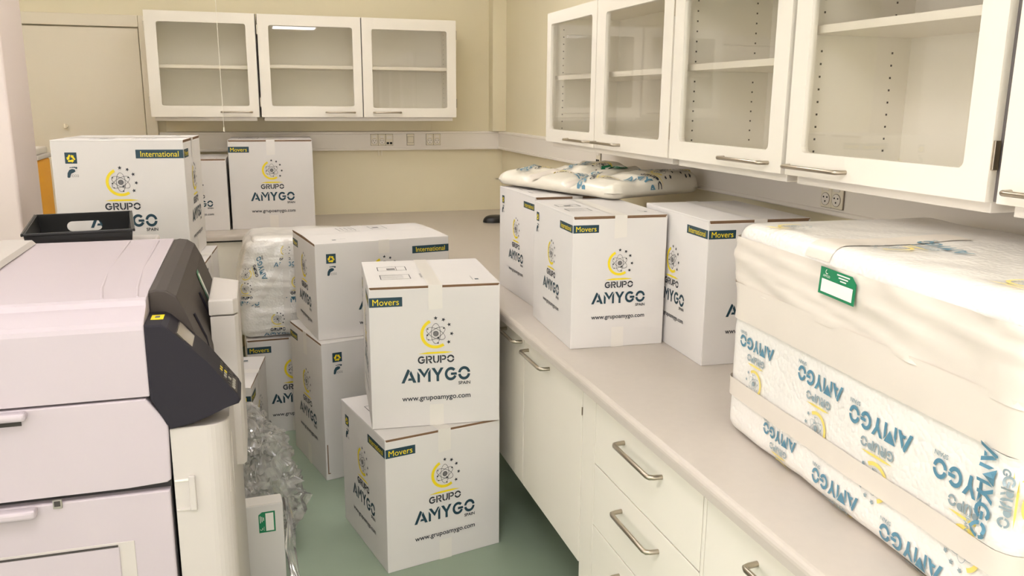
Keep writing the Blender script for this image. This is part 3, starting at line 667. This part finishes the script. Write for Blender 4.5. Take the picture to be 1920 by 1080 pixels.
WREN = {'print_navy': 'wrap_navy', 'print_dark': 'wrap_navy_faded', 'print_yellow': 'wrap_yellow', 'print_grey': 'wrap_navy_faded'}
# -- the big bundle on the right worktop (front face -y local, looks towards -x)
PL, PD, PH = .868, .52, .505
ph, pd_, pz = PL / 2, PD / 2, PH / 2
ang = R(-93.98); u = Vector((math.cos(ang), math.sin(ang), 0)); nn = Vector((u.y, -u.x, 0))     # outward front normal
O0 = Vector((1.0733, 1.72, .9)) + u * .02
ctr = O0 + u * ph - nn * pd_
t = thing('wrapped_bundle', 'large bubble-wrapped bundle with green label at the right end of the worktop', 'wrapped bundle', (ctr.x, ctr.y, .903), ang)
fnp0 = wrapper(ph, pd_, pz, .035, .004, 6, 3.1, .0)
def fnp(p, off=0.0):
    v = fnp0(p, off); k_ = max(0.0, (p[2] / pz))
    # upper part bulges out over the left end, waist pulled in by the tape
    if p[0] < -ph + .05 and p[2] > .10: v.x -= .018 * math.exp(-((p[2] - .165) / .06) ** 2)
    if p[0] < -ph + .05: v.x += .014 * math.exp(-((p[2] - .06) / .05) ** 2)
    v.z = max(v.z, -pz); return v + Vector((0, 0, pz))
fnw0 = wrapper(ph, pd_, pz, .035, .0045, 7, 7.7, .0062)
def fnw(p, off=0.0):
    a = fnp(p, off); f_ = max(0.0, 1 - (p[1] + pd_) / .05); return a + (fnw0(p, 0) - fnp0(p, 0)) * f_
b = MB(); wrapped_grid(b, ph, pd_, pz, .0125, fnp, 'bubble_wrap')
F = lambda s_, t_, off: fnp(Vector((-ph + s_, -pd_, -pz + t_)), off)
SMALL = [d for d in LOGO_SHORT]
def pl(s_, t_, k_, rot=math.pi, ren=WREN): b.decal_fn([(m_, [(x, y + .068) for x, y in v_], f_, l_) for m_, v_, f_, l_ in SMALL], F, scale=k_, rot=rot, at=(s_, t_), off=.0025, ren=ren)
pl(.130, .236, .56); pl(.378, .236, .62); pl(.565, .216, .67); pl(.782, .206, .66)
pl(.250, .070, .52); pl(.453, .047, .60); pl(.670, .036, .63)
pl(.815, .232, .46, R(-90))
T = lambda s_, q_, off: fnp(Vector((-ph + s_, -pd_ + q_, pz)), off)
FULL = [(m_, [(x, y) for x, y in v_], f_, l_) for m_, v_, f_, l_ in SMALL]
b.decal_fn(FULL[:18], T, scale=.62, rot=R(8), at=(.13, .02), off=.0025, ren={**WREN, 'print_yellow': 'wrap_yellow'})
b.decal_fn(FULL[:18], T, scale=.60, rot=R(6), at=(.745, .045), off=.0025, ren=WREN)
b.decal_fn(FULL, T, scale=.62, rot=R(170), at=(.42, .16), off=.0025, ren=WREN)
NEAR = lambda s_, q_, off: fnp(Vector((ph, -pd_ + s_, -pz + q_)), off)
b.decal_fn(FULL, NEAR, scale=.62, rot=R(-90), at=(.06, .22), off=.0025, ren=WREN); b.decal_fn(FULL, NEAR, scale=.62, rot=R(180), at=(.32, .2), off=.0025, ren=WREN)
b.build('bubble_wrap', t)
cream = MB()   # upper sheet of film over the top edge and down the front
base = [(-ph, pd_ * .1, -pz), (-ph, -pd_, -pz), (ph, -pd_, -pz), (ph, pd_, -pz)]
strip(cream, fnw, base, .012, (0, 0, 1), .355, PH - .034, 13, .0032, 'cream_tape')
cream.build('film_sheet', t)
for a0, a1 in ((.283, .366), (.093, .136)):
    tb = MB(); strip(tb, fnp, base, .014, (0, 0, 1), a0, a1, 5, .0062, 'cream_tape'); tb.build('tape_band', t)
tb = MB(); strip(tb, fnp, [(-ph + .33, -pd_, pz - .03), (-ph + .33, -pd_, pz), (-ph + .33, pd_ - .2, pz)], .010, (1, 0, 0), -.04, .04, 6, .0016, 'cream_tape'); tb.build('tape_band', t)
lb = MB(); green_label(lb, lambda s_, q_, off: fnp(Vector((-ph + s_, -pd_, -pz + q_)), off), .115, .052, R(-1), (.420, .441), .0135); o = lb.build('shipping_label', t); o['label'] = 'green label with a white writing field'
# overlapping edge of a second sheet of wrap at the near end
ov = MB(); strip(ov, fnw, [(ph - .062, -pd_, -pz), (ph, -pd_, -pz), (ph, pd_, -pz)], .012, (0, 0, 1), .137, .283, 10, .0046, 'bubble_wrap')
ov.decal_fn([(m_, [(x, y) for x, y in v_], f_, l_) for m_, v_, f_, l_ in SMALL], lambda s_, q_, off: fnw(Vector((-ph + s_, -pd_, -pz + q_)) if s_ < PL else Vector((ph, -pd_ + (s_ - PL), -pz + q_)), off), scale=.60, rot=R(-90), at=(.855, .215), off=.008, ren=WREN)
ov.build('wrap_overlap', t)

# -- bubble-wrapped block behind, on the far floor carton
HX, HY, HZ = .28, .20, .2525
t = thing('wrapped_bundle', 'bubble-wrapped block with slanted top behind the printer, on a floor carton', 'wrapped bundle', (.185, 4.45, .503), R(2))
fj0 = wrapper(HX, HY, HZ, .05, .006, 7, 12.3, .005)
def fj(p, off=0.0):
    v = fj0(p, off); k_ = max(0, p[2] + HZ) / (2 * HZ)
    if p[0] < 0: v.x += max(0, k_ - .55) ** 1.3 * .17 * min(1, -p[0] / HX)
    v.z = max(v.z, -HZ); return v + Vector((0, 0, HZ))
b = MB(); wrapped_grid(b, HX, HY, HZ, .0125, fj, 'bubble_wrap')
FJ = lambda s_, t_, off: fj(Vector((-HX + s_, -HY, -HZ + t_)), off)
def jl(s_, t_, k_, rot=0.0): b.decal_fn([(m_, [(x, y + .068) for x, y in v_], f_, l_) for m_, v_, f_, l_ in SMALL], FJ, scale=k_, rot=rot, at=(s_, t_), off=.003, ren={'print_navy': 'wrap_navy', 'print_yellow': 'wrap_yellow'})
jl(.283, .192, .58); jl(.03, .185, .5); jl(.175, .013, .55); jl(.10, .36, .5, R(112)); jl(.22, .375, .45, 0)
b.build('bubble_wrap', t)
tb = MB(); strip(tb, fj, [(-HX, -HY, -HZ + .18), (-HX + .10, -HY, -HZ + .23), (-HX + .22, -HY, -HZ + .42)], .012, (.55, 0, -.83), -.0, .03, 3, .004, 'clear_tape')
strip(tb, fj, [(-HX + .21, -HY, -HZ + .02), (-HX + .21, -HY, HZ)], .012, (1, 0, 0), 0, .03, 3, .004, 'clear_tape'); tb.build('tape_band', t)

# -- flat padded bag lying on the cartons of the right worktop
t = thing('wrapped_bag', 'flat puffy white wrapped bag lying across cartons under the right wall cabinets', 'wrapped bag', (1.3, 3.2, 1.329))
A_, B_, C_, D_ = Vector((.985, 3.44, 0)), Vector((1.226, 2.752, 0)), Vector((1.672, 2.915, 0)), Vector((1.50, 3.66, 0))
def fbag(s_, q_, off=0.0, top=True):
    base_ = (A_.lerp(B_, s_)).lerp(D_.lerp(C_, s_), q_)
    e = min(s_, 1 - s_) * .75; g = min(q_, 1 - q_) * .5
    d_ = max(0.0, min(e, g) - .35 * max(0, .05 - max(e, g))); t_ = min(1.0, d_ / .055); edge = math.sqrt(max(0.0, 1 - (1 - t_) ** 2))
    val = .80 + .25 * nz((base_.x, base_.y, 0), 4.3, 9.0) - .42 * math.exp(-((s_ - .33 - .12 * q_) / .045) ** 2) - .50 * math.exp(-((s_ - .66 + .05 * q_) / .04) ** 2) - .18 * math.exp(-((q_ - .5 + .2 * s_) / .09) ** 2)
    val += .22 * max(0, s_ - .66) * 3 * q_
    wr_ = .007 * nz((base_.x, base_.y, 0), 9, 2.2) + .007 * (1 - abs(noise.noise(Vector((base_.x * 9, base_.y * 5, 4.0))))) ** 5
    mid = .024; hh = max(.014, (.070 + .034 * q_) * val - mid + wr_)
    z = mid + hh * edge if top else max(.002, mid - .022 * min(1, math.sqrt(max(0.0, 1 - (1 - min(1, d_ / .03)) ** 2))))
    return base_ - Vector((1.3, 3.2, 0)) + Vector((0, 0, max(z, .003) + off))
b = MB(); NU, NV = 90, 70
for top in (True, False):
    vs = [fbag(.5 - .5 * math.cos(math.pi * i / NU), .5 - .5 * math.cos(math.pi * j / NV), 0, top) for j in range(NV + 1) for i in range(NU + 1)]
    b.add(vs, [(j * (NU + 1) + i, j * (NU + 1) + i + 1, (j + 1) * (NU + 1) + i + 1, (j + 1) * (NU + 1) + i) for j in range(NV) for i in range(NU)], 'foam_wrap', True)
LSX = 1 / .73; LSY = 1 / .5
FB = lambda x, y, off: fbag(max(.0, min(1, x)), max(.0, min(1, y)), off)
def bl(s_, q_, k_, rot):
    d = [(m_, [((x * math.cos(rot) - (y + .03) * math.sin(rot)) * LSX, (x * math.sin(rot) + (y + .03) * math.cos(rot)) * LSY) for x, y in v_], f_, l_) for m_, v_, f_, l_ in SMALL]
    b.decal_fn(d, FB, scale=k_, at=(s_, q_), off=.004, ren={'print_navy': 'wrap_navy', 'print_yellow': 'wrap_yellow'})
bl(.13, .30, .72, R(-60)); bl(.24, .68, .8, R(-70)); bl(.52, .30, .72, R(110)); bl(.74, .12, .7, R(-50)); bl(.955, .46, .75, R(15)); bl(.80, .80, .8, R(-75))
b.build('wrapping', t)
lb = MB(); green_label(lb, lambda x, y, off: fbag(.46 + x * LSX, .74 + y * LSY, off), .13, .06, R(175), (0, 0), .006); o = lb.build('shipping_label', t); o['label'] = 'green and white label'
tb = MB()
for s0, q0 in ((.28, 0), (.62, 0)):
    vs = [fbag(s0 + .06 * j / 3, q0 + .46 * i / 14, .003) for i in range(15) for j in range(4)]
    tb.add(vs, [(i * 4 + j, i * 4 + j + 1, i * 4 + j + 5, i * 4 + j + 4) for i in range(14) for j in range(3)], 'cream_tape', True)
tb.build('tape_band', t)

# ================================================================== printer
t = thing('office_printer', 'big white office printer with dark control console at the left', 'printer', (0, 0, 0))
P0 = (-1.06)
MB().box(P0 + .01, -.212, 1.925, 2.775, .03, 1.037, 'key_dark').build('chassis', t)
c = MB(); c.prism([(1.900, 1.0385), (1.900, 1.188), (1.903, 1.198), (1.912, 1.205), (1.972, 1.226), (1.978, 1.237), (1.99, 1.241), (2.30, 1.2475), (2.78, 1.250), (2.78, 1.0385)], 'x', P0, -.2385, 'printer_white', .0025)
zt = 1.2478
for pts in ([(-.362, 2.75), (-.361, 2.55), (-.36, 2.33), (-.345, 2.1), (-.330, 1.995)], [(-.280, 2.74), (-.279, 2.5), (-.278, 2.30), (-.268, 2.1), (-.258, 1.995)]):
    c.tube([(x, y, 1.2405 + (y - 1.99) * .0120) for x, y in pts], .0035, 'printer_white', 8)
c.prism([(P0, 1.246), (-.624, 1.246), (-.618, 1.252), (-.628, 1.263), (P0, 1.266)], 'y', 2.0, 2.765, 'printer_cream', .002)
c.build('top_cover', t)
d = MB().prism([(P0, .826), (P0, 1.0325), (-.2475, 1.0325), (-.206, .973), (-.210, .838), (-.218, .832), (-.30, .829)], 'y', 1.900, 1.93, 'printer_white', .004, seg=3).build('upper_door', t)
h = MB(); h.box(P0 + .1, -.478, 1.876, 1.903, 1.013, 1.031, 'printer_white', .007, 3); h.build('pull_handle', d)
MB().box(P0 + .1, -.492, 1.8985, 1.905, .998, 1.012, 'dark_gap').build('handle_recess', d)
d = MB().prism([(P0, .06), (P0, .812), (-.214, .812), (-.217, .06)], 'y', 1.904, 1.93, 'printer_white', .004).build('lower_door', t)
MB().box(P0 + .1, -.482, 1.878, 1.906, .790, .811, 'printer_white', .007, 3).build('pull_handle', d)
q = MB(); q.box(-.452, -.434, 1.8995, 1.906, .800, .820, 'key_grey', .001); q.box(-.449, -.437, 1.898, 1.901, .806, .818, 'dark_gap'); q.build('latch', d)
q = MB()
q.box(P0 + .05, -.298, 1.9025, 1.9055, .520, .700, 'printer_cream', .001); q.box(P0 + .05, -.330, 1.8995, 1.904, .520, .6905, 'printer_white', .002); q.box(P0 + .05, -.332, 1.8985, 1.904, .6915, .6945, 'dark_gap'); q.build('recess_panel', d)
arc = arcpts(-.128, 1.952, .048, -90, 0, 8)
c = MB(); c.prism([(-.2045, 1.904)] + arc + [(-.080, 2.775), (-.2045, 2.775)], 'z', .03, .957, 'printer_cream', .003)
for i in range(4):
    a = -10 + i * 9; x, y = -.128 + .0475 * math.cos(R(a - 20)), 1.952 + .0475 * math.sin(R(a - 20)) + .012 * i
    c.tube([(x, y, .78 - .01 * i), (x + .001, y + .004, .84), (x + .0005, y + .014, .90)], .0016, 'printer_cream', 6)
c.build('side_housing', t)
q = MB(); q.box(-.174, -.160, 1.897, 1.906, .757, .841, 'printer_cream', .002); q.box(-.2035, -.174, 1.9015, 1.9055, .757, .763, 'printer_cream', .001); q.box(-.2035, -.174, 1.9015, 1.9055, .829, .834, 'trunking', .001); q.build('latch_recess', t)
# dark front cover and console
prof = [(-.2375, 1.045), (-.2375, 1.2465), (-.222, 1.2495), (-.200, 1.246), (-.180, 1.232), (-.163, 1.195), (-.145, 1.142), (-.128, 1.092), (-.119, 1.045), (-.116, .978), (-.119, .96), (-.2375, .96)]
d = MB().prism(prof, 'y', 2.022, 2.78, 'printer_brown', .004).build('front_cover', t)
MB().tube([(-.150, 2.12, 1.165), (-.1285, 2.14, 1.10), (-.118, 2.16, 1.02)], .003, 'printer_dark', 8).build('cover_seam', d); q = MB(); q.tube([(-.150, 2.36, 1.165), (-.1285, 2.37, 1.10), (-.119, 2.38, 1.05)], .003, 'printer_dark', 8); q.build('cover_seam', d)
def FC(x, y, off):   # point on the slanted cover face; x along y (towards the back), y up the slope
    yy = 2.50 + x; s_ = y
    for (a, b_) in zip(prof[4:9], prof[5:10]): pass
    zz_ = 1.135 + s_ * .95
    for (a, b_) in zip(prof[3:10], prof[4:11]):
        if b_[1] <= zz_ <= a[1]:
            k_ = (zz_ - b_[1]) / (a[1] - b_[1]); return Vector((b_[0] + (a[0] - b_[0]) * k_ + off, yy, zz_))
    return Vector((-.2 + off, yy, zz_))
lb = MB(); green_label(lb, FC, .13, .062, R(90), (0, 0), .002); o = lb.build('sticker', d); o['label'] = 'green and white sticker'
cp = [(-.2375, 1.199), (-.204, 1.198), (-.192, 1.191), (-.181, 1.179), (-.115, 1.107), (-.055, 1.022), (-.050, 1.012), (-.055, 1.004), (-.120, .986), (-.154, .966), (-.198, .958), (-.2035, .958), (-.2035, .972), (-.2375, 1.030)]
d = MB().prism(cp, 'y', 1.896, 2.024, 'printer_dark', .005, seg=3).build('control_console', t)
S0, S1 = Vector((-.181, 0, 1.179)), Vector((-.055, 0, 1.022)); sl = (S1 - S0); SN = Vector((sl.z * -1, 0, sl.x)).normalized()
if SN.z < 0: SN = -SN
def slant(a, y, off): p_ = S0 + sl * a; return Vector((p_.x, y, p_.z)) + SN * off
def slab(mb, a0, a1, y0, y1, h, m):
    vs = [slant(a0, y0, 0), slant(a1, y0, 0), slant(a1, y1, 0), slant(a0, y1, 0), slant(a0, y0, h), slant(a1, y0, h), slant(a1, y1, h), slant(a0, y1, h)]
    mb.add(vs, [(0, 3, 2, 1), (4, 5, 6, 7), (0, 1, 5, 4), (1, 2, 6, 5), (2, 3, 7, 6), (3, 0, 4, 7)], m)
q = MB(); slab(q, .03, .97, 1.905, 2.018, .002, 'printer_brown'); q.build('panel_face', d)
q = MB(); slab(q, .04, .40, 1.915, 2.005, .0035, 'printer_screen'); q.build('touch_screen', d)
q = MB(); rnd = random.Random(4)
for i in range(7):
    for j in range(6):
        a = .47 + i * .070; y = 1.910 + j * .0175
        if (i + j) % 7 == 3: continue
        slab(q, a, a + .040, y, y + .0095, .0042, 'key_yellow' if (i, j) in ((3, 2), (3, 3), (4, 3)) else ('key_grey' if rnd.random() < .6 else 'key_dark'))
q.build('keypad', d)
q = MB(); q.box(-.229, -.203, 1.945, 1.985, 1.1985, 1.1998, 'sticker_yellow'); q.box(-.221, -.211, 1.957, 1.974, 1.1999, 1.2003, 'print_grey')
o = q.build('sticker', d); o['label'] = 'small yellow sticker'
c = MB(); c.prism([(-.122, 2.26), (-.062, 2.26), (-.054, 2.275), (-.052, 2.52), (-.122, 2.56)], 'z', .70, 1.120, 'printer_cream', .003)
c.prism([(-.124, 2.255), (-.064, 2.255), (-.052, 2.275), (-.050, 2.50), (-.124, 2.57)], 'z', 1.123, 1.165, 'printer_cream', .004)
c.build('side_cover', t)
MB().box(P0, -.34, 2.782, 3.39, .03, 1.175, 'printer_cream', .008).build('rear_feeder', t)
# ---- black tray on the rear feeder
t = thing('paper_tray', 'black plastic tray with oval grip hole behind the printer top', 'tray', (-.55, 3.10, 1.176), R(7.6))
b = MB(); W2, D2, HT = .152, .235, .092; tk = .004
b.box(-W2 + .01, W2 - .01, -D2 + .01, D2 - .01, 0, tk, 'black_plastic')
for s_ in (-1, 1):
    x0 = s_ * (W2 - .010); x1 = s_ * W2
    b.add([(x0, -D2, 0), (x0, D2, 0), (x1, D2, HT), (x1, -D2, HT), (x0 - s_ * tk, -D2, 0), (x0 - s_ * tk, D2, 0), (x1 - s_ * tk, D2, HT), (x1 - s_ * tk, -D2, HT)],
          [(0, 1, 2, 3), (4, 7, 6, 5), (0, 4, 5, 1), (3, 2, 6, 7), (0, 3, 7, 4), (1, 5, 6, 2)], 'black_plastic')
b.box(-W2 + .006, W2 - .006, -D2, -D2 + tk, 0, HT, 'black_plastic')
# rear wall with a slot
n_ = 6; hole = rounded_rect(-.058, .056, HT - .062, HT - .026, .0175, n_); nq = len(hole) // 4
outp = [(W2 - .006, 0)] * nq + [(W2 - .001, HT)] * nq + [(-W2 + .001, HT)] * nq + [(-W2 + .006, 0)] * nq
for y in (D2 - tk, D2):
    vs = [(a, y, z) for a, z in hole] + [(a, y, z) for a, z in outp]; N_ = len(hole)
    b.add(vs, [(i, (i + 1) % N_, N_ + (i + 1) % N_, N_ + i) if outp[i] != outp[(i + 1) % N_] else (i, (i + 1) % N_, N_ + i) for i in range(N_)], 'black_plastic')
vs = [(a, D2 - tk, z) for a, z in hole] + [(a, D2, z) for a, z in hole]; b.add(vs, [(i, (i + 1) % N_, N_ + (i + 1) % N_, N_ + i) for i in range(N_)], 'black_plastic')
b.build('tray_body', t)
r_ = MB()
for s_ in (-1, 1): r_.box(min(s_ * W2, s_ * (W2 + .007)), max(s_ * W2, s_ * (W2 + .007)), -D2 - .006, D2 + .006, HT - .006, HT + .003, 'black_plastic', .002)
for s_ in (-1, 1): r_.box(-W2, W2, min(s_ * D2, s_ * (D2 + .007)), max(s_ * D2, s_ * (D2 + .007)), HT - .006, HT + .003, 'black_plastic', .002)
r_.build('rim', t)

# ================================================================== left edge things
t = thing('tall_cabinet', 'tall white cabinet with rounded edges at the left border of the photo', 'tall cabinet', (-1.38, 4.2, 0))
b = MB(); b.box(-.44, .44, -.19, .21, 0, 2.35, 'column_paint', .012, 3); b.build('body', t)
t = thing('yellow_bin', 'yellow plastic bin half hidden behind the left carton stack', 'bin', (-1.22, 5.1, 0))
b = MB(); b.prism([(-.16, -.15), (.16, -.15), (.16, .15), (-.16, .15)], 'z', 0, 1.352, 'yellow_plastic', .012); b.build('bin_body', t)
b = MB(); b.box(-.17, .17, -.16, .16, 1.354, 1.378, 'white_lid', .004); b.box(-.155, .155, -.145, .145, 1.379, 1.412, 'trunking', .008); b.build('lid', t)
# black rounded device on the worktop in the corner
t = thing('computer_mouse', 'black rounded computer mouse on the worktop near the corner', 'mouse', (1.515, 5.27, .9), R(10))
b = MB(); vs = []; n1, n2 = 10, 24
for i in range(n1 + 1):
    a = math.pi / 2 * i / n1
    for j in range(n2):
        p = 2 * math.pi * j / n2; vs.append((.085 * math.cos(p) * math.cos(a) ** .6 if i < n1 else 0, .06 * math.sin(p) * math.cos(a) ** .6 if i < n1 else 0, .004 + .042 * math.sin(a)))
b.add(vs, [(i * n2 + j, i * n2 + (j + 1) % n2, (i + 1) * n2 + (j + 1) % n2, (i + 1) * n2 + j) for i in range(n1) for j in range(n2)], 'black_plastic', True)
b.add([(.085 * math.cos(2 * math.pi * j / n2), .06 * math.sin(2 * math.pi * j / n2), .0) for j in range(n2)] + [(.085 * math.cos(2 * math.pi * j / n2), .06 * math.sin(2 * math.pi * j / n2), .004) for j in range(n2)],
      [tuple(range(n2))] + [(j, (j + 1) % n2, n2 + (j + 1) % n2, n2 + j) for j in range(n2)], 'black_plastic')
b.build('shell', t)
# ---- flat cream carton with green label and crumpled film beside the printer
t = thing('flat_carton', 'flat cream carton with green sticker on the floor beside the printer', 'carton', (-.10, 2.87, 0), R(2.5))
b = MB(); b.box(-.16, .140, -.035, .035, 0, .290, 'carton', .003); b.box(-.157, .137, -.033, .033, .2902, .293, 'clear_tape', .001); b.build('carton_body', t)
lb = MB(); green_label(lb, lambda x, y, off: Vector((.084 + x, -.035 - off, .225 + y)), .078, .056, R(90), (0, 0), .0008); o = lb.build('shipping_label', t); o['label'] = 'green and white label'
def crumple(label, loc, pts, rad, seed, res=3, flat=.75):
    """several lobes of crumpled clear film joined in one sheet-like mesh"""
    t_ = MB(); bm = bmesh.new()
    bmesh.ops.create_icosphere(bm, subdivisions=res + 2, radius=1)
    top = Vector(pts[-1]); bot = Vector(pts[0])
    for v in bm.verts:
        d_ = v.co.normalized(); k_ = (d_.z + 1) / 2
        f_ = k_ * (len(pts) - 1); i = min(len(pts) - 2, int(f_)); c_ = Vector(pts[i]).lerp(Vector(pts[i + 1]), f_ - i)
        rr = (rad[i] + (rad[i + 1] - rad[i]) * (f_ - i)); h_ = math.sqrt(max(0, 1 - d_.z ** 2))
        h_ = min(1, h_ * 1.25)
        dir_ = Vector((d_.x, d_.y, 0)); dir_ = dir_.normalized() if dir_.length > 1e-6 else Vector((0, 0, 0))
        p_ = c_ + Vector((dir_.x * rr * h_, dir_.y * rr * h_ * flat, 0))
        n_1 = noise.noise(p_ * 11 + Vector((seed, 0, 0))); n_2 = 1 - abs(noise.noise(p_ * 19 + Vector((0, seed, 3)))); n_3 = 1 - abs(noise.noise(p_ * 42 + Vector((seed, 3, 0))))
        p_ += dir_ * (.034 * n_1 + .050 * n_2 ** 4 - .02 + .016 * n_3 ** 4) + Vector((0, 0, .02 * n_1))
        p_.z = max(p_.z, .004)
        v.co = p_
    t_.bm(bm, 'clear_film')
    o_ = t_.build('crumpled_film', None, loc); return tag(o_, label, 'plastic film')
crumple('crumpled clear plastic film heaped on the floor beside the printer', (0, 0, 0), [(-.02, 3.10, .0), (-.02, 3.12, .24), (-.04, 3.18, .40), (-.05, 3.24, .53)], [.145, .135, .09, .03], 3.3)
b = MB(); pts = [(.055, 2.98, .24), (.068, 2.93, .16), (.060, 2.88, .09), (.072, 2.80, .02), (.085, 2.70, .006)]
vs = []
for i, p in enumerate(pts):
    for j in range(5):
        vs.append((p[0] + (j - 2) * .008 + .004 * math.sin(i * 2 + j), p[1] + .004 * math.cos(3 * j + i), max(.003, p[2] + .006 * math.sin(j * 2.1 + i))))
b.add(vs, [(i * 5 + j, i * 5 + j + 1, i * 5 + j + 6, i * 5 + j + 5) for i in range(4) for j in range(4)], 'clear_film')
tag(b.build('film_strip'), 'thin trailing strip of clear film along the flat cream carton', 'plastic film')
